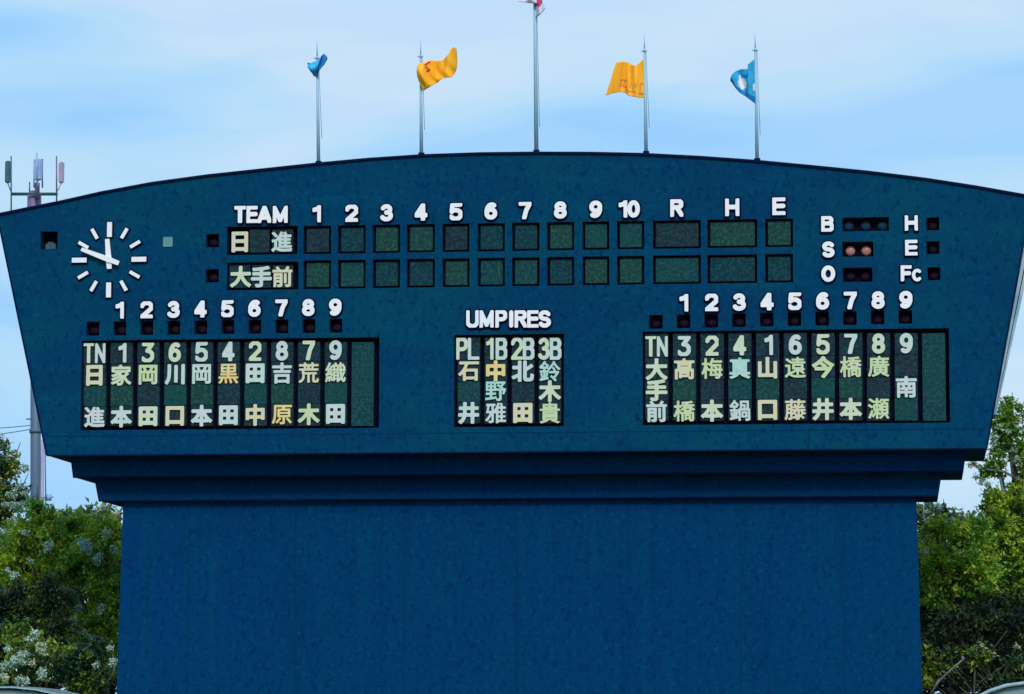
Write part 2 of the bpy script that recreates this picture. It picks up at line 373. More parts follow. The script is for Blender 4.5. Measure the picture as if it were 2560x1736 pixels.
def window(name, px, back=M_dark, depth=REC):
    c, sx, sz = hole(*px)
    o = part_box(name, SB, Vector((c.x, depth, c.z)), sx - 0.004, sz - 0.004, 0.0, 0.08, back)
    return o, c, sx, sz
def panel(name, parent, px, m, y0=0.10):
    c, sx, sz = rect(*px)
    return part_box(name, parent, Vector((c.x, y0, c.z)), sx, sz, 0.0, REC - y0 - 0.003, m, 0.012)
def char(ch, parent, px, py, h, m, wpx=None, r=0.11, Y=0.055, name='character', halo=0.0, wd=None):
    c = P(px, py); hh = S(h)
    if ch in SK:
        wd_ = wd or 0.62
        me = latin(ch, wd_, r, m, halo=halo); s = hh
        return put(name, me, parent, (c.x, Y, c.z), (s, s, s))
    me, ext = kanji(ch, m); s = hh / ext if ch in '田口日' else hh / 0.98
    return put(name, me, parent, (c.x, Y, c.z), (s, s, s))

# inning windows, two rows
inning_x = [(758.6, 827.5), (844.5, 914), (932, 1000), (1017, 1087), (1106, 1173.5), (1194, 1262), (1280, 1348.5), (1367.5, 1435.5), (1456, 1523), (1542.5, 1610.5)]
rhe_x = [(1632, 1752), (1768.5, 1893), (1913, 1982.5)]
for row in (0, 1):
    for i, (x0, x1) in enumerate(inning_x + rhe_x):
        xc = (x0 + x1) / 2
        yc = (600.0 - (xc - 793) * 0.0152) if row == 0 else (686.9 - (xc - 793) * 0.0138)
        hh = 70.5 if row == 0 else 71.5
        nm = 'inning_window' if i < 10 else 'total_window'
        o, c, sx, sz = window(nm, (x0, x1, yc - hh / 2, yc + hh / 2))
        dim = (row == 0 and i in (0, 4, 10))
        panel('score_panel', o, (x0 + 6.5, x1 - 6.5, yc - hh / 2 + 5, yc + hh / 2 - 5.5), M_panel_dim if dim else (M_panel, M_panel_olive, M_panel_deep)[(i * 5 + row * 7 + i // 3) % 3])
# team name windows
o, c, sx, sz = window('team_name_window', (567, 744, 566, 637))
tag(o, 'upper team name window reading 日進')
panel('name_panel', o, (622, 672, 573, 631), M_panel_dim)
panel('name_panel', o, (679, 731, 573, 631), M_panel_dim)
char('日', o, 598.7, 604.7, 53, M_peach); char('進', o, 703.6, 604, 53, M_cool)
o, c, sx, sz = window('team_name_window', (567, 746, 655.5, 725))
tag(o, 'lower team name window reading 大手前')
for a, b in ((572, 624), (628, 676), (680, 731)): panel('name_panel', o, (a, b, 661.5, 719.5), M_panel_dim)
char('大', o, 600.7, 691.5, 53, M_pale); char('手', o, 652.5, 691.5, 53, M_cool); char('前', o, 705, 691.5, 53, M_peach)
# lamps
def dome(rad, m, seg=16):
    bm = bmesh.new(); rings = []
    for k in range(4):
        a = k / 4 * math.pi / 2; rr = rad * math.cos(a); d = -rad * 0.5 * math.sin(a)
        rings.append([bm.verts.new((rr * math.cos(2 * math.pi * s / seg), d, rr * math.sin(2 * math.pi * s / seg))) for s in range(seg)])
    for k in range(3):
        for s in range(seg): bm.faces.new((rings[k][s], rings[k][(s + 1) % seg], rings[k + 1][(s + 1) % seg], rings[k + 1][s]))
    bm.faces.new(rings[-1]); return bm_mesh(bm, 'lamp', m, smooth=True)
DM = {}
def lamp(parent, px, py, dia, m, depth=0.26):
    key = (round(dia), m.name)
    if key not in DM: DM[key] = dome(S(dia) / 2, m)
    c = P(px, py); return put('lamp', DM[key], parent, (c.x, depth, c.z))
def lampbox(px, lamps, m=M_lamp, dia=23):
    o, c, sx, sz = window('lamp_box', px, M_lampbox)
    for (x, y) in lamps: lamp(o, x, y, dia, m)
    return o
for x, y in ((531, 602.5), (530.5, 690.5)): lampbox((x - 16.5, x + 16.5, y - 17, y + 16), [(x, y + 1)], M_lamp, 26)
tag(lampbox((2106, 2222, 543.5, 578), [(2121.5, 563), (2163.5, 562.5), (2206, 562)], M_lampblue, 25), 'ball lamp box with three dim blue lamps')
tag(lampbox((2106, 2183.5, 604.5, 642), [(2125.5, 625), (2165.5, 624.5)], M_lamplit, 24), 'strike lamp box with two dimly glowing reddish lamps')
tag(lampbox((2107, 2181, 669.5, 705), [(2126, 689), (2163, 688.5)], M_lamp, 24), 'out lamp box with two unlit lamps')
for x, y in ((2332, 560.5), (2332, 619.5), (2335, 685)): lampbox((x - 16, x + 16, y - 16.5, y + 16), [(x, y + 1)], M_lamp, 24)
# headings
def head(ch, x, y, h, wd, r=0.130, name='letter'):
    return char(ch, SB, x, y, h, M_white, r=r, Y=-0.09, name=name, halo=0.085, wd=wd)
hx = [(793, 536), (880.4, 534.8), (967.7, 533.4), (1053.7, 531.8), (1141, 531), (1228, 529), (1313.5, 528), (1401.6, 526.5), (1490, 524.7)]
for i, (x, y) in enumerate(hx):
    ch = '123456789'[i]; head(ch, x, y, 43.5, {'1': 0.50}.get(ch, 0.74), name='numeral')
head('1', 1558, 524, 43.5, 0.50, name='numeral'); head('0', 1584.5, 523.8, 43.5, 0.72, name='numeral')
head('R', 1692.4, 521.6, 44, 0.74); head('H', 1831, 519.8, 44, 0.80); head('E', 1947.5, 517.2, 44, 0.74)
for ch, x, wd in (('T', 601.5, 0.68), ('E', 631.5, 0.66), ('A', 662.5, 0.80), ('M', 702, 0.88)): head(ch, x, 537.6, 43.5, wd, 0.13)
for ch, x, wd in (('U', 1182, 0.72), ('M', 1217.5, 0.82), ('P', 1254, 0.68), ('I', 1279, 0.28), ('R', 1302.5, 0.70), ('E', 1333, 0.66), ('S', 1362.5, 0.72)):
    head(ch, x, 798.7, 43.5, wd, 0.12)
for ch, x, y, h, wd in (('B', 2068.7, 561.2, 39, .78), ('S', 2071, 625.2, 40, .76), ('O', 2070.8, 685.5, 40.5, .84), ('H', 2278.3, 559, 38, .84),
                        ('E', 2278.3, 620.5, 39, .78), ('F', 2265.5, 684.5, 39.5, .68), ('c', 2293, 689, 31, .82)): head(ch, x, y, h, wd)
for k in range(9):
    x = 301 + 67.3 * k; y = 776.8 - 0.95 * k; ch = str(k + 1); head(ch, x, y, 43, {'1': 0.50}.get(ch, 0.74), name='numeral')
    x = 1710.2 + 69.3 * k; y = 758.4 - 0.98 * k; head(ch, x, y, 43.5, {'1': 0.50}.get(ch, 0.74), name='numeral')
for k in range(10):
    x = 232 + 67.5 * k; y = 822.5 - 0.85 * k; lampbox((x - 16, x + 16, y - 17.5, y + 17), [(x, y + 2)], M_lamp, 25)
    x = 1639.5 + 69.3 * k; y = 805.0 - 1.35 * k; lampbox((x - 17, x + 17, y - 17, y + 17), [(x, y + 2)], M_lamp, 25)
# name boards
K = dict(p=M_pale, c=M_cool, g=M_gold, e=M_peach, l=M_lime, a=M_aqua)
def nboard(name, lab, outer, cx, pw, nums, rows, ynum, slope, hn, rowdy):
    o, c, sx, sz = window(name, outer); tag(o, lab)
    x0 = cx[0]; sl_top = slope
    ymid = (outer[2] + outer[3]) / 2
    for k, x in enumerate(cx):
        yt = ynum + slope * k
        last = (k == len(cx) - 1 and len(cx) > 5)
        y_t, y_b = outer[2] + 7 , outer[3] - 8
        if last: panel('name_panel', o, (x - pw / 2, x + pw / 2, y_t, y_b), M_panel)
        else:
            used = [r for r in range(3) if rows[r][0][k] != '　']
            cuts = [outer[2] + 7, yt + rowdy[0] - 29, yt + (rowdy[0] + rowdy[1]) / 2, yt + (rowdy[1] + rowdy[2]) / 2, outer[3] - 8]
            for q_ in range(4):
                mm = M_panel_dim
                if q_ > 0 and rows[q_ - 1][0][k] == '　' and (k * 7 + q_) % 3 != 1: mm = (M_panel, M_panel_olive, M_panel_deep)[k % 3]
                panel('name_panel', o, (x - pw / 2, x + pw / 2, cuts[q_] + (0.15 if q_ else 0), cuts[q_ + 1] - 0.15), mm)
        n = nums[k] if k < len(nums) else ''
        if len(n) == 1:
            ch = '3f' if n == '3' else n
            char(ch, o, x + (3 if n == '1' else 0), yt, hn, K['pcppccpcpc'[k % 10]], r=0.108, wd=0.42 if n == '1' else 0.64)
        elif len(n) == 2:
            for j, ch in enumerate(n):
                xx = x + (-14.5, 14.5)[j] - (2 if n == 'PL' else 0)
                char(ch, o, xx, yt, hn if n != 'TN' else hn + 1, K['pcpc'[(k * 2 + j) % 4]], r=0.085 if n == 'TN' else 0.09, wd=0.34 if ch == '1' else 0.53)
        for r_ in range(3):
            s, colr = rows[r_]
            if k < len(s) and s[k] != '　':
                char(s[k], o, x, yt + rowdy[r_], 42 if False else (50 if s[k] in '田口' else 53), K[colr[k]])
cxl = [235 + 67.0 * k for k in range(11)]
nboard('name_board', 'left lineup board with nine player columns headed TN', (200.5, 946, 847.5, 1073), cxl, 55.5, ['TN'] + list('136542879'),
       [('日家岡川岡黒田吉荒織', 'eplccgccep'), ('　　　　　　　　　　', ' ' * 10), ('進本田口本田中原木田', 'ccpecceglc')], 883, -0.85, 49.5, (55.5, 106, 159.5))
cxu = [1171, 1238.5, 1306.5, 1374]
nboard('name_board', 'small umpires board with four columns PL 1B 2B 3B', (1134.5, 1409.5, 836, 1067), cxu, 56.5, ['PL', '1B', '2B', '3B'],
       [('石中北鈴', 'egca'), ('　野　木', ' a p'), ('井雅田貴', 'ccel')], 872, 0.0, 55, (56, 106, 160.5))
cxr = [1641 + 69.4 * k for k in range(11)]
nboard('name_board', 'right lineup board with nine player columns headed TN', (1604.5, 2371.5, 825, 1060), cxr, 58, ['TN'] + list('324165789'),
       [('大高梅真山遠今橋廣　', 'pelaellll '), ('手　　　　　　　　南', 'p        c'), ('前橋本鍋口藤井本瀬　', 'clpceeppl ')], 866, -0.9, 50, (57, 109.5, 162.5))
# small camera window and pale plate
o, c, sx, sz = window('camera_window', (101.5, 144, 579, 624), M_dark, 0.4)
cc = P(125, 616); part_box('camera_housing', o, Vector((cc.x, 0.06, cc.z)), S(27), S(14), 0, 0.3, M_grey, 0.01)
cc = P(124, 608); part_box('camera_housing', o, Vector((cc.x, 0.12, cc.z)), S(16), S(8), 0, 0.2, M_grey, 0.01)
c, sx, sz = rect(408, 432, 593.5, 618)
part_box('pale_plate', SB, Vector((c.x, -0.03, c.z)), sx, sz, 0, 0.026, M_mint, 0.006)
# clock
cc = P(274, 650.6)
bm = bmesh.new(); tube(bm, [(0, -0.17, 0), (0, -0.002, 0)], S(8), 14)
CK = put('clock', bm_mesh(bm, 'clock', M_white), SB, (cc.x, 0, cc.z))
CK['label'] = 'round wall clock without a rim showing twelve minutes to twelve'
bmq = bmesh.new(); box(bmq, -S(6.2), S(6.2), -0.09, -0.03, -S(19), S(19)); box(bmq, -S(10), S(10), -0.028, -0.003, -S(22), S(22), 1); meq = bm_mesh(bmq, 'hour_mark', M_white, M_sidehalo)  # second box is a painted shadow border round the mark
bmq = bmesh.new(); box(bmq, -S(4.4), S(4.4), -0.09, -0.03, -S(14.5), S(14.5)); box(bmq, -S(8), S(8), -0.028, -0.003, -S(17.5), S(17.5), 1); mes = bm_mesh(bmq, 'hour_mark', M_white, M_sidehalo)
for k in range(12):
    a = R(30 * k); rr = S(77.5)
    put('hour_mark', meq if k % 3 == 0 else mes, CK, (cc.x + rr * math.sin(a), 0, cc.z + rr * math.cos(a)), rot=(0, a, 0))
def hand(name, ln, tail, w0, w1, ang, y):
    v = []
    for yy in (y, y + 0.025):
        v += [(-w0 * .8, yy, -tail), (w0 * .8, yy, -tail), (w0, yy, 0), (w1, yy, ln), (-w1, yy, ln), (-w0, yy, 0)]
    f = [(0, 1, 2, 3, 4, 5), tuple(range(11, 5, -1))] + [(i, (i + 1) % 6 + 0, (i + 1) % 6 + 6, i + 6)[::-1] for i in range(6)]
    me = raw(v, f, name, M_white); return put(name, me, CK, (cc.x, 0, cc.z), rot=(0, ang, 0))
hand('hour_hand', S(53), S(24), S(7.5), S(5.5), R(-5), -0.13)
hand('minute_hand', S(76), S(29), S(7), S(4.5), R(-69), -0.165)

# --- the shell of the main box with its openings
def shell():
    pts = [Vector((p.x, p.z)) for p in outl]; n = len(pts)
    edges = [(i, (i + 1) % n) for i in range(n)]
    for (x0, x1, z0, z1) in holes:
        b = len(pts); pts += [Vector((x0, z0)), Vector((x1, z0)), Vector((x1, z1)), Vector((x0, z1))]
        edges += [(b + i, b + (i + 1) % 4) for i in range(4)]
    vo, eo, fo, *_ = delaunay_2d_cdt(pts, edges, [], 0, 1e-5)
    def inside(p):
        for (x0, x1, z0, z1) in holes:
            if x0 < p.x < x1 and z0 < p.y < z1: return False
        c_ = False; q_ = [Vector((a.x, a.z)) for a in outl]
        for i in range(len(q_)):
            a, b = q_[i], q_[i - 1]
            if (a.y > p.y) != (b.y > p.y) and p.x < (b.x - a.x) * (p.y - a.y) / (b.y - a.y) + a.x: c_ = not c_
        return c_
    bm = bmesh.new(); vv = [bm.verts.new((p.x, 0, p.y)) for p in vo]
    for f in fo:
        c_ = sum((vo[i] for i in f), Vector((0, 0))) / len(f)
        if not inside(c_): continue
        a, b, d = (vo[i] for i in f[:3])
        f = list(f)
        if (b.x - a.x) * (d.y - a.y) - (b.y - a.y) * (d.x - a.x) < 0: f = f[::-1]
        bm.faces.new([vv[i] for i in f])
    for (x0, x1, z0, z1) in holes:                                   # reveals
        c4 = [(x0, z0), (x1, z0), (x1, z1), (x0, z1)]
        for i in range(4):
            (ax, az), (bx, bz) = c4[i], c4[(i + 1) % 4]
            bm.faces.new([bm.verts.new(p) for p in ((ax, 0, az), (bx, 0, bz), (bx, 0.45, bz), (ax, 0.45, az))])
    fr = [bm.verts.new((p.x, 0, p.z)) for p in outl]; bk = [bm.verts.new((p.x, D0, p.z)) for p in outl]
    for i in range(len(outl)):
        j = (i + 1) % len(outl); bm.faces.new((fr[j], fr[i], bk[i], bk[j]))
    bm.faces.new(bk[::-1]); bm.faces.new([bm.verts.new((p.x, 0.46, p.z)) for p in outl])
    bmesh.ops.remove_doubles(bm, verts=bm.verts[:], dist=1e-5)
    return bm_mesh(bm, 'board_shell', M_face)
me = shell(); put('board_shell', me, SB, (0, 0, 0))
# coping: a dark metal cap that follows the arch and the two slanting ends
def strip(name, pts, y0, y1, th, out_, m):
    """cap strip along pts with thickness th outwards"""
    bm = bmesh.new(); n = len(pts); A = []
    for i, p in enumerate(pts):
        d = (pts[min(i + 1, n - 1)] - pts[max(i - 1, 0)]); d.y = 0; d.normalize()
        nn = Vector((-d.z, 0, d.x)) * out_
        A.append([bm.verts.new((p.x + nn.x * s, y, p.z + nn.z * s)) for s, y in ((-0.035, y0), (th, y0), (th, y1), (-0.035, y1))])
    for i in range(n - 1):
        for k in range(4): bm.faces.new((A[i][k], A[i][(k + 1) % 4], A[i + 1][(k + 1) % 4], A[i + 1][k]))
    bm.faces.new(A[0]); bm.faces.new(A[-1][::-1]); bmesh.ops.recalc_face_normals(bm, faces=bm.faces[:])
    return put(name, bm_mesh(bm, name, m), SB, (0, 0, 0))
topw = [P(*p) for p in top_px]
strip('roof_coping', topw, -0.06, D0 + 0.05, 0.03, 1, M_coping)
strip('edge_trim', [outl[-1], topw[0]], -0.035, 0.15, 0.012, 1, M_coping)
strip('edge_trim', [topw[-1], outl[-2]], -0.035, 0.15, 0.012, 1, M_coping)
# pale cladding of the right-hand end, standing out behind the front edge
def cladding(x_off0, x_off1, y0, y1, m):
    a, b = P(2580, 500), P(2484, 1035)
    v = [(a.x, y0, a.z), (b.x, y0, b.z), (b.x, y1, b.z), (a.x, y1, a.z)]
    o0 = [(x_off0 * 1.25), (x_off0 * 0.30), (x_off0 * 0.30), (x_off0 * 1.25)]
    o1 = [(x_off1 * 1.25), (x_off1 * 0.30), (x_off1 * 0.30), (x_off1 * 1.25)]
    vv = [(p[0] + d, p[1], p[2]) for p, d in zip(v, o0)] + [(p[0] + d, p[1], p[2]) for p, d in zip(v, o1)]
    f = [(0, 1, 2, 3)[::-1], (4, 5, 6, 7), (0, 1, 5, 4)[::-1], (1, 2, 6, 5)[::-1], (2, 3, 7, 6)[::-1], (3, 0, 4, 7)[::-1]]
    return put('side_cladding', raw(vv, f, 'side_cladding', m), SB, (0, 0, 0))
cladding(0.02, 0.13, 0.22, 1.8, M_sidetrim); cladding(0.165, 0.28, 0.26, 1.8, M_sidetrim); cladding(0.12, 0.17, 0.5, 1.8, M_coping)
# stepped ledges and column
def prism(name, px4, Y, back, m, top_z):
    """px4: left top, left bottom, right top, right bottom (photograph pixels at depth Y)"""
    lt, lb, rt, rb = [P(*p, Y) for p in px4]
    zbm = (lb.z + rb.z) / 2
    def ext(a, b, z): return a.x + (b.x - a.x) * (z - a.z) / (b.z - a.z)
    q4 = [(ext(lt, lb, zbm), zbm), (ext(rt, rb, zbm), zbm), (ext(rt, rb, top_z), top_z), (ext(lt, lb, top_z), top_z)]
    v = [(x, Y, z) for x, z in q4] + [(x, back, z) for x, z in q4]
    f = [(0, 1, 2, 3), (4, 5, 6, 7)[::-1]] + [((i + 1) % 4, i, i + 4, (i + 1) % 4 + 4) for i in range(4)]
    o = put(name, raw(v, f, name, m), SB, (0, 0, 0)); return zbm
z1 = prism('ledge', [(176, 1145), (182, 1193), (2416, 1122), (2409, 1178)], 0.8, 4.6, M_tower, zb - 0.002)
z2 = prism('ledge', [(236, 1199), (246, 1252), (2354, 1181), (2345, 1240)], 1.42, 4.4, M_tower, z1 - 0.002)
lt, lb, rt, rb = P(308, 1255, 1.62), P(294, 1654, 1.62), P(2291, 1250, 1.62), P(2304.5, 1698, 1.62)
sl = (lb.x - lt.x) / (lb.z - lt.z); sr = (rb.x - rt.x) / (rb.z - rt.z)
v = []
for Y in (1.62, 4.3):
    for z in (0.0, z2 - 0.002):
        v += [(lt.x + sl * (z - lt.z), Y, z), (rt.x + sr * (z - rt.z), Y, z)]
put('column', raw(v, [(0, 1, 3, 2), (5, 4, 6, 7), (4, 0, 2, 6), (1, 5, 7, 3), (2, 3, 7, 6), (0, 4, 5, 1)], 'column', M_tower), SB, (0, 0, 0))
# painted-in shade strips below each step, and the sealed panel joints of the skin
for (xa, xb, Y, z) in ((P(118, 1137).x, P(2466, 1137).x, -0.03, zb), (P(183, 1190, .8).x, P(2408, 1190, .8).x, 0.77, z1), (P(247, 1250, 1.42).x, P(2344, 1250, 1.42).x, 1.39, z2)):
    bm = bmesh.new(); box(bm, xa, xb, Y, Y + 0.06, z - 0.03, z + 0.012); put('shade_strip', bm_mesh(bm, 'shade_strip', M_coping), SB, (0, 0, 0))  # dark strip stands in for the shadow line under the edge
def joint(x0, x1, z0, z1_, Y, m=M_seam):
    bm = bmesh.new(); box(bm, x0, x1, Y - 0.006, Y - 0.001, z0, z1_); put('panel_joint', bm_mesh(bm, 'panel_joint', m), SB, (0, 0, 0))
zj = P(1280, 1083).z
joint(outl[-1].x + 0.1, outl[-2].x - 0.1, zj, zj + 0.03, 0.0)
for px in (430, 860, 1557, 2020): 
    x = P(px, 1110).x; joint(x, x + 0.03, zb + 0.02, zj - 0.002, 0.0)
for px in (470, 735, 1010, 1290, 1570, 1850, 2110):
    x = P(px, 1500, 1.62).x; joint(x, x + 0.025, 0.1, z2 - 0.1, 1.62)

# ------------------------------------------------------------------ flagpoles and flags
YP = 1.2                                                             # poles stand on the roof 1.2 m behind the face
def flagpole(bx, by, tx, ty, kx, ky, label, rb=4.8, rt=2.0):
    b = P(bx, by + 6, YP); t = P(tx, ty, YP); k = P(kx, ky, YP)
    root = empty('flagpole', b); tag(root, label, 'flagpole', 'flagpoles on the scoreboard roof')
    bm = bmesh.new(); tube(bm, [b - b, (b + (k - b) * .5) - b, k - b], [S(rb, YP), S((rb * 1.5 + rt) / 2.5, YP), S(rt + 1, YP)], 12)
    put('pole', bm_mesh(bm, 'pole', M_pole), root, b)
    bm = bmesh.new(); tube(bm, [Vector((S(8, YP), -.03, .9)), (k - b) + Vector((S(4, YP), -.03, -.05))], 0.008, 5); put('halyard', bm_mesh(bm, 'halyard', M_cable), root, b)
    bm = bmesh.new(); tube(bm, [k - b, t - b], [S(rt, YP), S(1.0, YP)], 8)
    put('spike', bm_mesh(bm, 'spike', M_pole), root, b)
    bm = bmesh.new(); bmesh.ops.create_uvsphere(bm, u_segments=10, v_segments=8, radius=S(5, YP)); put('pole_knob', bm_mesh(bm, 'pole_knob', M_pole, smooth=True), root, k)
    bm = bmesh.new(); tube(bm, [Vector((-S(8, YP), 0, 0)), Vector((S(7, YP), 0, 0))], S(1.3, YP), 6); put('pulley_arm', bm_mesh(bm, 'pulley_arm', M_pole), root, k + Vector((0, -0.05, -0.02)))
    bm = bmesh.new(); tube(bm, [(0, 0, -0.12), (0, 0, 0.16)], S(8, YP), 12); put('pole_socket', bm_mesh(bm, 'pole_socket', M_coping), root, b + Vector((0, 0, 0.02)))
flagpole(796.5, 412, 792.5, 103, 793, 145, 'leftmost flagpole, flying the small crumpled blue flag')
flagpole(1053.5, 391, 1051.5, 104, 1052, 141, 'flagpole between the crumpled blue flag and the tall centre pole')
flagpole(1341, 384, 1336, -125, 1336.2, -95, 'tallest flagpole, at the centre of the arch, running out of the picture', 5.5, 3.0)
flagpole(1615.5, 387, 1610.8, 88, 1611.3, 127, 'flagpole with the square orange flag flying to its left')
flagpole(1893, 405, 1887, 84, 1888.5, 125, 'rightmost flagpole, flying a blue flag with white print')
def interp(pl, t):
    d = [0.0]
    for a, b in zip(pl, pl[1:]): d.append(d[-1] + math.dist(a, b))
    s = t * d[-1]
    for i in range(len(pl) - 1):
        if s <= d[i + 1] or i == len(pl) - 2:
            u = (s - d[i]) / max(1e-9, d[i + 1] - d[i]); return tuple(a + (b - a) * u for a, b in zip(pl[i], pl[i + 1]))
def flag(name, label, top, bot, mats, fold, marks=(), nu=44, nv=26, mid=None, matf=None):
    """top and bot: edges of the cloth from hoist to fly, (px, py, depth in m)"""
    V, Fc, mi = [], [], []
    for j in range(nv + 1):
        for i in range(nu + 1):
            u, v_ = i / nu, j / nv
            a = interp(top, u); b = interp(bot, u)
            if mid:
                c_ = interp(mid, u); w0, w1, w2 = (1 - v_) * (1 - 2 * v_), 4 * v_ * (1 - v_), v_ * (2 * v_ - 1)
                q_ = [a[k] * w0 + c_[k] * w1 + b[k] * w2 for k in range(3)]
            else: q_ = [a[k] * (1 - v_) + b[k] * v_ for k in range(3)]
            V.append(P(q_[0], q_[1], YP + q_[2] + fold(u, v_)))
    for j in range(nv):
        for i in range(nu):
            a = j * (nu + 1) + i; Fc.append((a, a + 1, a + nu + 2, a + nu + 1)); u, v_ = (i + .5) / nu, (j + .5) / nv
            k = 0
            for (mu, mv, ru, rv, mm) in marks:
                if ((u - mu) / ru) ** 2 + ((v_ - mv) / rv) ** 2 < 1: k = mm
            if matf: k = matf(u, v_, k)
            mi.append(k)
    o0 = V[0].copy(); me = raw([p - o0 for p in V], Fc, name, *mats)
    me.polygons.foreach_set('material_index', mi); me.polygons.foreach_set('use_smooth', [True] * len(Fc))
    o = put(name, me, None, o0); md = o.modifiers.new('thick', 'SOLIDIFY'); md.thickness = 0.012
    return tag(o, label, 'flag', 'flags on the scoreboard poles')
def z3(x0, y0, s, pts, d): return [(x0 + x / s, y0 + y / s, dd) for (x, y), dd in zip(pts, d)]
A = lambda pts, d: z3(740, 80, 4.502, pts, d)
B_ = lambda pts, d: z3(1460, 70, 4.377, pts, d)
flag('flag', 'small crumpled pale blue flag curling round the leftmost pole',
     A([(130, 345), (165, 352), (205, 340), (250, 330), (285, 268), (318, 244), (350, 285)], [-.15, -.3, -.2, -.1, -.05, -.12, -.2]),
     A([(133, 395), (170, 450), (200, 500), (238, 515), (262, 440), (315, 370), (352, 300)], [-.15, -.4, -.3, -.12, -.2, -.3, -.2]),
     (M_fblue, M_fblue2), lambda u, v: 0.10 * math.sin(9 * u + 5 * v), nu=36, matf=lambda u, v, k: 1 if u > .60 or v > .84 else 0)
flag('flag', 'orange flag with a small red mark, flying to the right with its corner lifted',
     A([(1400, 345), (1440, 352), (1510, 320), (1590, 325), (1655, 322), (1710, 258), (1745, 190), (1772, 168), (1802, 190)], [-.1, -.25, -.1, .05, -.05, -.2, -.1, 0, .1]),
     A([(1435, 665), (1470, 640), (1530, 605), (1590, 572), (1650, 525), (1700, 515), (1745, 512), (1785, 470), (1812, 395)], [-.1, -.2, -.1, .05, -.1, -.2, -.15, 0, .1]),
     (M_forange, M_fred), lambda u, v: 0.03 * math.sin(13 * u + 2.0 * v) * (0.3 + u) + 0.03 * math.sin(25 * u - 7 * v),
     marks=((.17, .13, .05, .07, 1), (.215, .07, .03, .05, 1), (.20, .27, .035, .05, 1), (.255, .38, .035, .085, 1), (.225, .40, .03, .05, 1)),
     mid=A([(1362, 465), (1420, 470), (1500, 465), (1580, 455), (1650, 430), (1700, 400), (1750, 370), (1788, 340), (1812, 300)], [-.25, -.35, -.1, .05, -.05, -.2, -.1, 0, .1]))
flag('flag', 'white flag with a red disc at the centre pole, cut by the picture top',
     [(1337, -88, 0), (1330, -80, -.2), (1318, -86, -.3), (1305, -78, -.1), (1296, -84, -.2), (1290, -76, 0)],
     [(1338, 46, 0), (1352, 36, -.25), (1362, 22, -.2), (1354, 8, -.05), (1330, 9, -.2), (1296, 4, 0)],
     (M_fwhite, M_fdisc), lambda u, v: 0.12 * math.sin(14 * u + 3 * v), marks=((.22, .52, .34, .32, 1),))
flag('flag', 'square orange flag with faded dark print along its lower edge, flying to the left',
     B_([(662, 335), (640, 350), (600, 392), (560, 412), (525, 405), (490, 380), (430, 370), (352, 378)], [0, -.05, -.15, -.1, 0, .05, -.05, -.1]),
     B_([(668, 768), (620, 765), (570, 758), (480, 742), (450, 712), (400, 702), (320, 715), (238, 740)], [0, -.1, -.15, -.1, 0, .1, 0, -.1]),
     (M_forange, M_fprint), lambda u, v: 0.025 * math.sin(12 * u + 1.5 * v) * (0.4 + u * .6) + 0.025 * math.sin(27 * u + 6 * v),
     marks=((.62, .60, .09, .035, 1), (.60, .72, .012, .13, 1), (.69, .70, .015, .12, 1), (.58, .80, .10, .03, 1), (.40, .66, .02, .09, 1), (.33, .72, .02, .10, 1),
            (.26, .66, .02, .09, 1), (.33, .86, .10, .025, 1), (.13, .74, .02, .12, 1), (.09, .64, .06, .03, 1), (.10, .90, .07, .03, 1), (.47, .88, .05, .03, 1)), nu=70, nv=44)
flag('flag', 'blue flag with white print folded over on the rightmost pole',
     B_([(1878, 335), (1840, 362), (1790, 405), (1800, 450), (1720, 452), (1650, 480), (1612, 520), (1600, 560)], [0, -.15, -.3, -.1, .1, 0, -.2, -.1]),
     B_([(1882, 832), (1850, 812), (1800, 775), (1760, 745), (1710, 712), (1665, 670), (1630, 620), (1604, 575)], [0, -.1, -.25, -.1, 0, -.1, -.2, -.1]),
     (M_fblue, M_fblue2, M_fwhite), lambda u, v: 0.10 * math.sin(10 * u + 5 * v) * (0.3 + u),
     marks=((.52, .60, .14, .22, 2), (.06, .64, .045, .09, 2), (.60, .36, .04, .10, 2)), nu=60, nv=40,
     matf=lambda u, v, k: k if k else (1 if (v > .85 or (.25 < u < .62 and .22 < v < .36) or u > .86) else 0))

# ------------------------------------------------------------------ antenna mast behind the board
YM = 60.0
b0 = P(89.5, 1250, YM); tp = P(87, 478, YM)
gz = Vector((b0.x, YM, 0))
MT = empty('antenna_mast', gz); tag(MT, 'grey mobile phone mast with antenna panels rising behind the left end of the scoreboard', 'antenna mast')
bm = bmesh.new(); tube(bm, [gz, b0, tp], [S(16, YM), S(13.8, YM), S(11, YM)], 20)
put('mast', bm_mesh(bm, 'mast', M_mast), MT)
bm = bmesh.new(); c_ = P(88.7, 1078, YM); tube(bm, [c_ - Vector((0, 0, .1)), c_ + Vector((0, 0, .1))], S(15.5, YM), 20); put('flange', bm_mesh(bm, 'flange', M_mast), MT)
bm = bmesh.new(); a = P(86, 512, YM); tube(bm, [a - Vector((0, 0, 1.2)), P(86, 484, YM)], S(18, YM), 14); put('mast_head', bm_mesh(bm, 'mast_head', M_mastpink), MT)
bm = bmesh.new(); tube(bm, [P(93, 498, YM - .5), P(93, 458, YM - .5)], S(6.5, YM), 10); put('antenna_bracket', bm_mesh(bm, 'antenna_bracket', M_mastpink), MT)
for (x0, x1, y, dy) in ((28, 144, 484, -0.5), (28, 144, 487, 0.6)):
    bm = bmesh.new(); tube(bm, [P(x0, y, YM + dy), P(x1, y, YM + dy)], S(2.6, YM), 8); put('cross_arm', bm_mesh(bm, 'cross_arm', M_mastdark), MT)
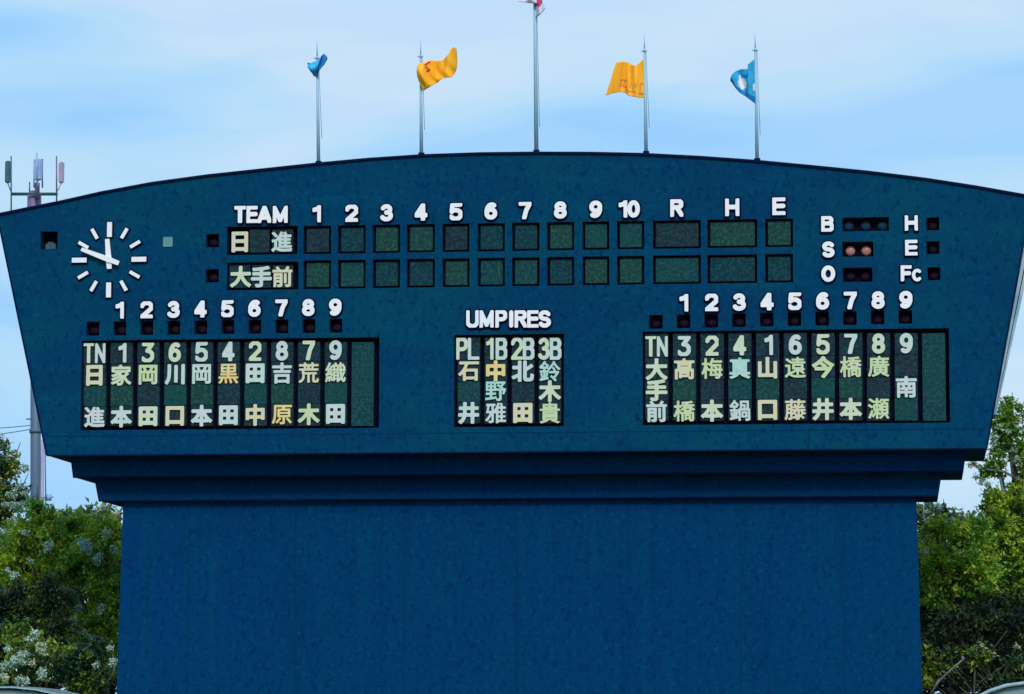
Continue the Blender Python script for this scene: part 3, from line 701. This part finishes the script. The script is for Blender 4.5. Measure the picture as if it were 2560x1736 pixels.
for (x, ya, yb, dy, m) in ((28, 391, 530, -.5, M_mast), (92, 383, 470, -1.2, M_antblue), (106, 398, 470, .8, M_mast), (85, 398, 470, .5, M_antblue), (141.5, 391, 503, -.5, M_mastpink), (74, 455, 484, .5, M_mast)):
    bm = bmesh.new(); tube(bm, [P(x, ya, YM + dy), P(x, yb, YM + dy)], S(1.9, YM), 8); put('antenna_rod', bm_mesh(bm, 'antenna_rod', m), MT)
for (x0, x1, y0, y1, dy, m) in ((13, 26.5, 402, 459, -.5, M_mastdark), (86, 106, 398, 452, -1.0, M_antblue), (147, 160, 405, 459, -.5, M_lilac)):
    c_ = P((x0 + x1) / 2, (y0 + y1) / 2, YM + dy)
    part_box('antenna_panel', MT, c_, S(x1 - x0, YM), S(y1 - y0, YM), -0.12, 0.12, m, 0.05)
    bm = bmesh.new(); tube(bm, [P((x0 + x1) / 2, y1, YM + dy), P(28 if x0 < 50 else (93 if x0 < 100 else 141.5), y1 + 22, YM + dy)], S(1.6, YM), 6); put('antenna_bracket', bm_mesh(bm, 'antenna_bracket', M_antblue if x0 > 50 and x0 < 100 else m), MT)
bm = bmesh.new(); tube(bm, [P(66, 1048, YM - .3), P(76, 1048, YM - .3)], S(1.8, YM), 6); put('step_bracket', bm_mesh(bm, 'step_bracket', M_mast), MT)
# thin pole beside the mast and cables that run to it
YU = 40.0
pb = P(108, 1250, YU); UP = empty('utility_pole', (pb.x, YU, 0)); tag(UP, 'thin pale lilac pole close to the right of the antenna mast', 'pole')
bm = bmesh.new(); tube(bm, [(pb.x, YU, 0), P(107.5, 1100, YU)], [S(5, YU), S(4.2, YU)], 12); put('pole', bm_mesh(bm, 'pole', M_lilac), UP)
bm = bmesh.new(); tube(bm, [P(114.5, 1262, YU - .1), P(113, 1105, YU - .1)], S(1.5, YU), 8); put('conduit', bm_mesh(bm, 'conduit', M_mast), UP)
bm = bmesh.new(); tube(bm, [P(122, 1236, YU), P(122, 1252, YU)], S(7, YU), 10); tube(bm, [P(110, 1244, YU), P(134, 1243, YU)], S(2, YU), 6); put('transformer', bm_mesh(bm, 'transformer', M_antblue), UP)
for (p0, p1, lab) in (((-260, 1062), (75, 1064), 'upper thin cable running left from the antenna mast'), ((-260, 1095), (75, 1074), 'lower thin cable running left from the antenna mast')):
    a, b = P(*p0, YM + 30), P(*p1, YM - .3); bm = bmesh.new()
    pts = [a.lerp(b, t / 12) - Vector((0, 0, 0.9 * (t / 12) * (1 - t / 12))) for t in range(13)]
    tube(bm, [p - a for p in pts], S(1.2, YM), 6); tag(put('cable', bm_mesh(bm, 'cable', M_cable), None, a), lab, 'cable')

# ------------------------------------------------------------------ trees
def leafmat(name, a, b, c):
    m = bpy.data.materials.new(name); m.use_nodes = True; t = m.node_tree; bs = t.nodes['Principled BSDF']; bs.inputs['Roughness'].default_value = 0.5
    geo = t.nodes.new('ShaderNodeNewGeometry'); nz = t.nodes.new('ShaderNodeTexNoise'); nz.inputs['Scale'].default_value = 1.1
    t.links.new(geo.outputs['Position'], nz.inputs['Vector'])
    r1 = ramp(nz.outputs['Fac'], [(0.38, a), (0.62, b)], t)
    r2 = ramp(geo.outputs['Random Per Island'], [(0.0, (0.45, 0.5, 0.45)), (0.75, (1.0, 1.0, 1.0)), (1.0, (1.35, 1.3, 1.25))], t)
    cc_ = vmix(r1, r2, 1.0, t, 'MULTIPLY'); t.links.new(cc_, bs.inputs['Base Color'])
    tr = t.nodes.new('ShaderNodeBsdfTranslucent'); t.links.new(cc_, tr.inputs['Color']); mx = t.nodes.new('ShaderNodeMixShader'); mx.inputs[0].default_value = 0.42
    t.links.new(bs.outputs[0], mx.inputs[1]); t.links.new(tr.outputs[0], mx.inputs[2]); t.links.new(mx.outputs[0], t.nodes['Material Output'].inputs['Surface'])
    return m
ML_olive = leafmat('leaf_olive', (0.14, 0.34, 0.035), (0.42, 0.58, 0.035), None)
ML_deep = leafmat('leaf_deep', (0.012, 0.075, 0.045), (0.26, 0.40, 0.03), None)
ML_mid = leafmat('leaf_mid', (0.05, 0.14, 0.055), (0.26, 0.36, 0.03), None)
ML_shade = leafmat('leaf_painted_shade', (0.004, 0.016, 0.012), (0.04, 0.085, 0.022), None)  # shade of the low greenery painted into the leaf colour
M_paleleaf = mat('pale_leaf', (0.36, 0.52, 0.40), 0.5, spots=[((7, 7, 7), 0.42, 0.6, (0.46, 0.60, 0.60), 0.9), ((9, 9, 9), 0.5, 0.6, (0.16, 0.30, 0.14), 0.9)])  # pale mottled leaf colour for scattered clusters in the crowns
M_cream = mat('cream_leaf', (0.50, 0.52, 0.30), 0.5, spots=[((5, 5, 5), 0.42, 0.6, (0.30, 0.42, 0.30), 0.9)])
def leaves(rng, clumps, dens, size, Y, jit=.09):
    """leaf-shaped faces through the volume of each clump (px, py, rx, ry, dy, rdepth)"""
    V, Fc = [], []
    for (px, py, rx, ry, dy, rd) in clumps:
        c = P(px, py, Y + dy); ax, az = S(rx, Y + dy), S(ry, Y + dy)
        n = int(dens * (ax * az + ax * rd + az * rd) * 1.4)
        twigs = [Vector((rng.gauss(0, 1), rng.gauss(0, 1), rng.gauss(0, 1))).normalized() * (rng.random() ** 0.42) for _ in range(max(6, n // 16))]
        for k in range(n):
            tw = twigs[rng.randrange(len(twigs))] * (1.0 + 0.08 * math.sin(k))
            p = c + Vector((tw.x * ax, tw.y * rd, tw.z * az)) + Vector((rng.gauss(0, jit), rng.gauss(0, jit), rng.gauss(0, jit * .8)))
            d = Vector((rng.gauss(0, 1), rng.gauss(0, 1), rng.gauss(-.3, .8))).normalized()
            s_ = d.cross(Vector((rng.gauss(0, .6), rng.gauss(0, .6), 1))).normalized()
            ln = size * rng.uniform(.6, 1.35); wd = ln * rng.uniform(.42, .68); up = s_.cross(d) * ln * 0.12
            b = len(V)
            V += [p, p + d * ln * .45 + s_ * wd * .5 - up, p + d * ln, p + d * ln * .45 - s_ * wd * .5 - up]
            Fc.append((b, b + 1, b + 2)); Fc.append((b, b + 2, b + 3))
    return V, Fc
def tree(name, seed, label, base_px, Y, clumps, lmat, dens=520, size=0.165, pale=(), bare=(), bark=None, cream=None, trunk_r=0.16, group=None, cat='tree'):
    rng = random.Random(seed); bark = bark or M_bark
    g0 = P(base_px, 1500, Y); g0.z = 0
    root = empty(name, g0); tag(root, label, cat, group)
    topc = max(clumps, key=lambda c: -c[1]); top = P(topc[0], topc[1], Y + topc[4])
    bm = bmesh.new()
    tps = [g0 + (top - g0) * t + Vector((0.18 * math.sin(5 * t + seed), 0.18 * math.cos(4 * t), 0)) * (1 if t else 0) for t in (0, .2, .4, .6, .8, 1)]
    tps[0] = g0
    tube(bm, [p - g0 for p in tps], [trunk_r * 1.25, trunk_r, trunk_r * .8, trunk_r * .6, trunk_r * .4, trunk_r * .15], 9); put('trunk', bm_mesh(bm, 'trunk', bark), root, g0)
    for (px, py, rx, ry, dy, rd) in clumps[:9]:
        e = P(px, py, Y + dy); t = min(max(e.z / max(top.z, 1) - 0.25, .15), .9)
        s_ = g0 + (top - g0) * t; s_ = tps[int(t * 5)].lerp(tps[min(5, int(t * 5) + 1)], t * 5 - int(t * 5))
        m_ = s_.lerp(e, .5) + Vector((rng.gauss(0, .1), rng.gauss(0, .1), rng.uniform(-.15, .1))); bm = bmesh.new()
        tube(bm, [s_ - g0, m_ - g0, e - g0, e - g0 + (e - m_) * .5], [trunk_r * .42, trunk_r * .3, trunk_r * .18, trunk_r * .06], 7); put('limb', bm_mesh(bm, 'limb', bark), root, g0)
    V, Fc = leaves(rng, clumps, dens, size, Y)
    o = put('crown', raw([v_ - g0 for v_ in V], Fc, 'crown', lmat), root, g0)
    for mlist, mm, nm in ((pale, M_paleleaf, 'pale_foliage'), (cream, M_cream, 'cream_foliage')):
        if mlist:
            mlist = [(a_, b_, c_ * .7, d_ * .7, e_, f_) for a_, b_, c_, d_, e_, f_ in mlist]
            V, Fc = leaves(rng, mlist, 2600, 0.085, Y, .04)
            put(nm, raw([v_ - g0 for v_ in V], Fc, nm, mm), root, g0)
    for pl in bare:
        pts = [P(x, y, Y + d) for x, y, d in pl]; bm = bmesh.new(); tube(bm, [p - g0 for p in pts], [0.05, .045, .035, .02][:len(pts)] if len(pts) <= 4 else 0.04, 7)
        put('bare_branch', bm_mesh(bm, 'bare_branch', M_barkpale), root, g0)
    return root
TG = 'trees beside and behind the scoreboard'
tree('broadleaf_tree', 1, 'tall dark tree at the left edge of the picture, pale tips at its right side', -70, 14,
     [(-30, 1180, 62, 80, 0, 1.0), (8, 1150, 34, 38, 0, .5), (30, 1165, 26, 26, -.3, .4), (-60, 1300, 90, 90, 0, 1.3), (15, 1245, 42, 45, 0, .7), (48, 1235, 30, 22, 0, .4), (-40, 1420, 110, 90, 0, 1.5), (-10, 1560, 110, 90, 0, 1.5), (-120, 1250, 80, 120, 0, 1.3), (5, 1105, 12, 12, 0, .3), (-180, 1400, 90, 150, 0, 1.5)], ML_mid,
     pale=[(45, 1215, 18, 10, -.9, .15), (60, 1235, 14, 9, -.9, .15), (30, 1235, 16, 12, -1.0, .15), (20, 1262, 22, 8, -1.0, .2), (63, 1170, 9, 14, -.4, .15), (40, 1265, 16, 8, -1.0, .2), (62, 1262, 12, 16, -.9, .15)], cream=[(22, 1140, 12, 7, -.7, .1), (40, 1180, 10, 7, -.7, .1)], group=TG)
tree('broadleaf_tree', 2, 'round olive green tree below the foot of the antenna mast', 95, 9,
     [(95, 1285, 40, 34, 0, .7), (60, 1340, 60, 50, 0, 1.0), (150, 1335, 60, 48, 0, 1.0), (120, 1420, 90, 70, 0, 1.3), (190, 1400, 55, 60, -.3, .8), (20, 1400, 70, 60, 0, 1.0), (110, 1530, 110, 80, 0, 1.4), (95, 1262, 20, 14, 0, .4), (200, 1310, 50, 30, 0, .6)], ML_olive,
     pale=[(62, 1330, 9, 7, -1.3, .1), (125, 1362, 16, 12, -1.4, .15), (118, 1375, 10, 6, -1.5, .1), (10, 1330, 12, 10, -1.3, .15), (38, 1440, 16, 12, -1.6, .15), (18, 1425, 9, 8, -1.6, .1), (110, 1470, 9, 8, -1.6, .1), (75, 1400, 8, 6, -1.5, .1)],
     cream=[(30, 1300, 10, 8, -1.2, .1), (128, 1485, 9, 8, -1.7, .1), (150, 1480, 12, 7, -1.7, .1)], group=TG)
tree('broadleaf_tree', 3, 'yellow green tree touching the left side of the column', 250, 8,
     [(255, 1320, 42, 32, 0, .6), (280, 1350, 28, 50, 0, .6), (230, 1390, 60, 55, 0, 1.0), (262, 1470, 50, 70, 0, 1.0), (180, 1440, 60, 60, .3, 1.0), (240, 1580, 70, 70, 0, 1.1), (272, 1540, 36, 60, 0, .8), (330, 1450, 50, 120, 1.2, .8), (290, 1660, 50, 60, .4, .8)], ML_olive,
     pale=[(245, 1395, 14, 22, -1.2, .15), (215, 1365, 20, 22, -1.2, .2), (285, 1370, 7, 16, -.9, .1), (195, 1520, 12, 18, -1.3, .15), (205, 1350, 12, 9, -1.0, .1)],
     cream=[(182, 1558, 18, 22, -1.4, .15), (265, 1335, 14, 20, -.9, .15), (205, 1580, 14, 8, -1.4, .1), (262, 1272, 14, 8, .2, .1), (240, 1290, 12, 9, 0, .1), (100, 1625, 16, 34, -1.5, .2), (252, 1525, 7, 24, -1.2, .1)],
     bare=[[(252, 1736, -1), (250, 1690, -1), (256, 1640, -.8)], [(270, 1736, -.9), (274, 1700, -.9), (290, 1660, -.7)]], group=TG)
tree('broadleaf_tree', 4, 'low tree speckled with bluish white leaf clusters in the bottom left corner', 40, 3,
     [(20, 1600, 70, 60, 0, .9), (110, 1640, 80, 60, 0, 1.0), (40, 1690, 90, 40, 0, 1.0), (200, 1680, 80, 50, .2, 1.0), (-60, 1640, 70, 90, 0, 1.0), (230, 1630, 50, 40, .2, .7)], ML_deep, dens=460,
     pale=[(45, 1650, 30, 22, -1.2, .25), (18, 1665, 18, 16, -1.2, .2), (60, 1635, 20, 14, -1.2, .2), (55, 1702, 30, 12, -1.3, .2), (18, 1622, 14, 9, -1.2, .15), (5, 1690, 14, 12, -1.3, .15), (102, 1682, 16, 18, -1.3, .15), (86, 1590, 9, 16, -1.2, .1), (70, 1600, 7, 10, -1.2, .1), (240, 1660, 8, 14, -.9, .1), (280, 1655, 14, 14, -.9, .12), (276, 1620, 7, 12, -.9, .1)],
     cream=[(104, 1620, 16, 24, -1.3, .15), (14, 1700, 10, 14, -1.4, .15), (80, 1655, 7, 16, -1.3, .1)], trunk_r=0.1, group=TG)
tree('broadleaf_tree', 5, 'tall yellow green tree at the right edge reaching above the board bottom', 2560, 10,
     [(2530, 1040, 34, 42, 0, .6), (2520, 1090, 40, 34, 0, .7), (2505, 1060, 26, 26, 0, .5), (2560, 1150, 30, 50, .5, .6), (2496, 1140, 26, 36, 0, .5), (2535, 1260, 70, 60, 0, 1.1), (2500, 1330, 70, 60, 0, 1.1), (2570, 1370, 80, 80, 0, 1.3), (2610, 1150, 60, 140, 0, 1.2), (2478, 1250, 28, 34, 0, .5), (2540, 1480, 90, 80, .4, 1.3), (2660, 1300, 90, 160, 0, 1.4), (2522, 1000, 12, 10, 0, .2), (2480, 1180, 30, 22, 0, .5)], ML_olive,
     pale=[(2484, 1100, 8, 22, -.8, .1), (2532, 1125, 14, 8, -.2, .1), (2522, 1080, 8, 7, -.9, .08), (2545, 1150, 14, 14, -.4, .1), (2440, 1190, 8, 8, -.3, .1), (2455, 1205, 8, 12, -.3, .1)],
     cream=[(2430, 1157, 16, 9, -.4, .1), (2500, 1065, 10, 7, -.8, .1), (2548, 1050, 9, 6, -.8, .1), (2468, 1212, 10, 10, -.6, .1)],
     bare=[[(2560, 1205, -.4), (2510, 1180, -.4), (2450, 1172, -.4), (2425, 1152, -.4)], [(2505, 1330, -.2), (2508, 1230, -.2), (2490, 1150, -.3)]], group=TG)
tree('broadleaf_tree', 6, 'lower yellow green tree just right of the column', 2380, 8,
     [(2345, 1325, 40, 26, 0, .6), (2395, 1325, 45, 26, 0, .6), (2330, 1390, 36, 60, 0, .8), (2400, 1400, 70, 60, 0, 1.1), (2350, 1470, 50, 70, 0, 1.0), (2450, 1430, 60, 70, 0, 1.1), (2340, 1310, 26, 12, 0, .4), (2450, 1330, 30, 40, .3, .6), (2300, 1420, 30, 90, 1.6, .6)], ML_olive,
     pale=[(2310, 1330, 7, 22, .2, .1), (2318, 1262, 7, 14, 1.0, .1), (2340, 1272, 20, 12, 1.2, .15)],
     cream=[(2316, 1378, 14, 7, -.7, .1), (2325, 1300, 8, 20, .4, .1), (2372, 1300, 16, 6, -.2, .1)], group=TG)
tree('broadleaf_tree', 7, 'tree with dark painted-in shade low between the column and the right edge', 2440, 9,
     [(2360, 1540, 80, 80, 0, 1.2), (2470, 1540, 90, 90, 0, 1.4), (2570, 1570, 90, 90, 0, 1.4), (2330, 1640, 60, 60, 0, 1.0), (2440, 1660, 90, 70, 0, 1.3), (2560, 1680, 90, 60, 0, 1.3), (2650, 1560, 80, 120, 0, 1.2)], ML_shade, dens=460, group=TG)
tree('shrub', 8, 'small green shrub with a pale bare branch at the foot of the column, bottom right', 2400, 5,
     [(2330, 1625, 26, 16, 0, .3), (2345, 1668, 40, 22, 0, .4), (2385, 1630, 40, 10, 0, .3), (2445, 1622, 26, 18, -.2, .35), (2465, 1645, 24, 18, -.2, .3), (2320, 1700, 22, 26, 0, .3), (2535, 1655, 30, 16, -.2, .3), (2545, 1600, 24, 18, 0, .3), (2440, 1655, 24, 14, 0, .3), (2500, 1690, 20, 14, 0, .3)], ML_mid, dens=420, size=.19,
     cream=[(2483, 1635, 7, 8, -.5, .06), (2452, 1612, 8, 7, -.5, .06), (2542, 1615, 7, 6, -.4, .06)],
     bare=[[(2322, 1745, -.3), (2345, 1705, -.4), (2372, 1680, -.4), (2412, 1645, -.4)]], trunk_r=0.06, group='shrubs at the foot of the scoreboard', cat='shrub')
tree('distant_tree', 9, 'hazy grey green tree top far behind the gap left of the column', 180, 30,
     [(150, 1305, 60, 30, 0, 1.5), (230, 1300, 60, 34, 0, 1.5), (262, 1275, 20, 16, 0, .6), (200, 1400, 120, 90, 0, 2.5), (310, 1380, 70, 100, 0, 2), (60, 1400, 120, 110, 0, 2.5)], ML_mid, dens=160, size=.3, cream=[(255, 1272, 20, 9, -.6, .3), (290, 1290, 12, 16, -.6, .3), (225, 1290, 20, 6, -.9, .3)], trunk_r=.2, group=TG)
tree('distant_tree', 10, 'pale tree top far behind the gap right of the column', 2380, 30,
     [(2360, 1290, 50, 22, 0, 1.2), (2310, 1290, 30, 40, 0, 1.2), (2420, 1320, 60, 36, 0, 1.5), (2380, 1420, 110, 100, 0, 2.5), (2560, 1350, 120, 160, 0, 2.5), (2250, 1400, 60, 100, 0, 2)], ML_mid, dens=160, size=.3, pale=[(2340, 1270, 22, 16, -.6, .4), (2318, 1290, 14, 30, -.6, .4), (2400, 1290, 30, 8, -.6, .3)], trunk_r=.2, group=TG)

tree('dark_hedge_tree', 11, 'dense leaf mass with dark painted-in shade behind the left trees, low beside the column', 120, 18,
     [(-120 + 75 * i, 1420 + 12 * ((i * 5) % 4), 85, 110, 0.4 * (i % 3), 1.2) for i in range(8)] + [(-120 + 90 * i, 1600, 95, 120, 0, 1.2) for i in range(7)] + [(-120 + 90 * i, 1790, 95, 120, 0, 1.2) for i in range(7)], ML_shade, dens=150, size=.34, trunk_r=.2, group=TG)
tree('dark_hedge_tree', 12, 'dense leaf mass with dark painted-in shade behind the right trees, low beside the column', 2480, 18,
     [(2250 + 75 * i, 1430 + 12 * ((i * 5) % 4), 85, 100, 0.4 * (i % 3), 1.2) for i in range(8)] + [(2250 + 90 * i, 1600, 95, 120, 0, 1.2) for i in range(7)] + [(2250 + 90 * i, 1790, 95, 120, 0, 1.2) for i in range(7)], ML_shade, dens=150, size=.34, trunk_r=.2, group=TG)

tree('shrub', 13, 'shrub with dark painted-in shade low in front of the left trees', 90, 5,
     [(60, 1500, 80, 50, 0, .6), (150, 1490, 70, 60, 0, .6), (20, 1560, 60, 50, 0, .5), (140, 1570, 70, 50, 0, .5), (190, 1650, 60, 50, 0, .5), (240, 1700, 60, 40, 0, .5), (-60, 1540, 60, 90, 0, .6)], ML_shade, dens=420, size=.16, trunk_r=.07, cat='shrub', group='shrubs at the foot of the scoreboard')

tree('shrub', 14, 'shrub with dark painted-in shade low in front of the right trees', 2440, 5,
     [(2370, 1560, 60, 50, 0, .5), (2450, 1550, 60, 50, 0, .5), (2530, 1560, 60, 50, 0, .5), (2350, 1620, 50, 30, .3, .5), (2410, 1700, 60, 40, .3, .5), (2500, 1640, 60, 50, .3, .5), (2610, 1600, 60, 80, 0, .6)], ML_shade, dens=380, size=.16, trunk_r=.07, cat='shrub', group='shrubs at the foot of the scoreboard')

# ------------------------------------------------------------------ curved roofs at the bottom corners
def arched(label, Y, pts, depth, rim):
    c = P(*pts[len(pts) // 2], Y); base = Vector((c.x, Y + depth / 2, 0)); root = empty('arched_shelter', base); tag(root, label, 'shelter', None)
    w_ = [P(*p, Y) for p in pts]; n = len(w_); bm = bmesh.new(); A_ = []
    for p in w_: A_.append([bm.verts.new((p.x - base.x, y_, p.z - dz)) for y_, dz in ((-depth / 2, 0), (depth / 2, 0), (depth / 2, .05), (-depth / 2, .05))])
    for i in range(n - 1):
        for k in range(4): bm.faces.new((A_[i][k], A_[i][(k + 1) % 4], A_[i + 1][(k + 1) % 4], A_[i + 1][k]))
    bmesh.ops.recalc_face_normals(bm, faces=bm.faces[:]); put('roof', bm_mesh(bm, 'roof', M_roof), root, base)
    bm = bmesh.new(); tube(bm, [Vector((p.x, Y - .03, p.z - .04)) - base for p in w_], rim, 8); put('rim', bm_mesh(bm, 'rim', M_rim), root, base)
    bm = bmesh.new(); vs_ = [bm.verts.new((p.x - base.x, -depth / 2 + .1, p.z - .12)) for p in w_] + [bm.verts.new((w_[-1].x - base.x, -depth / 2 + .1, 0)), bm.verts.new((w_[0].x - base.x, -depth / 2 + .1, 0))]
    bm.faces.new(vs_); put('end_wall', bm_mesh(bm, 'end_wall', M_roof), root, base)
    for p in (w_[0], w_[-1]):
        bm = bmesh.new(); tube(bm, [Vector((p.x, Y, 0)) - base, Vector((p.x, Y, p.z)) - base], .05, 8); put('post', bm_mesh(bm, 'post', M_rim), root, base)
arched('grey curved shelter roof peeping over the bottom left corner', -2.0, [(-260, 1790), (-200, 1752), (-120, 1726), (-40, 1716), (30, 1716), (90, 1722), (140, 1733), (190, 1750), (230, 1775)], 3.0, .02)
arched('grey curved shelter roof with pale rim at the bottom right corner', -2.0, [(2415, 1760), (2440, 1742), (2475, 1724), (2515, 1711), (2560, 1705), (2630, 1703), (2700, 1712), (2760, 1735), (2800, 1765)], 3.0, .055)
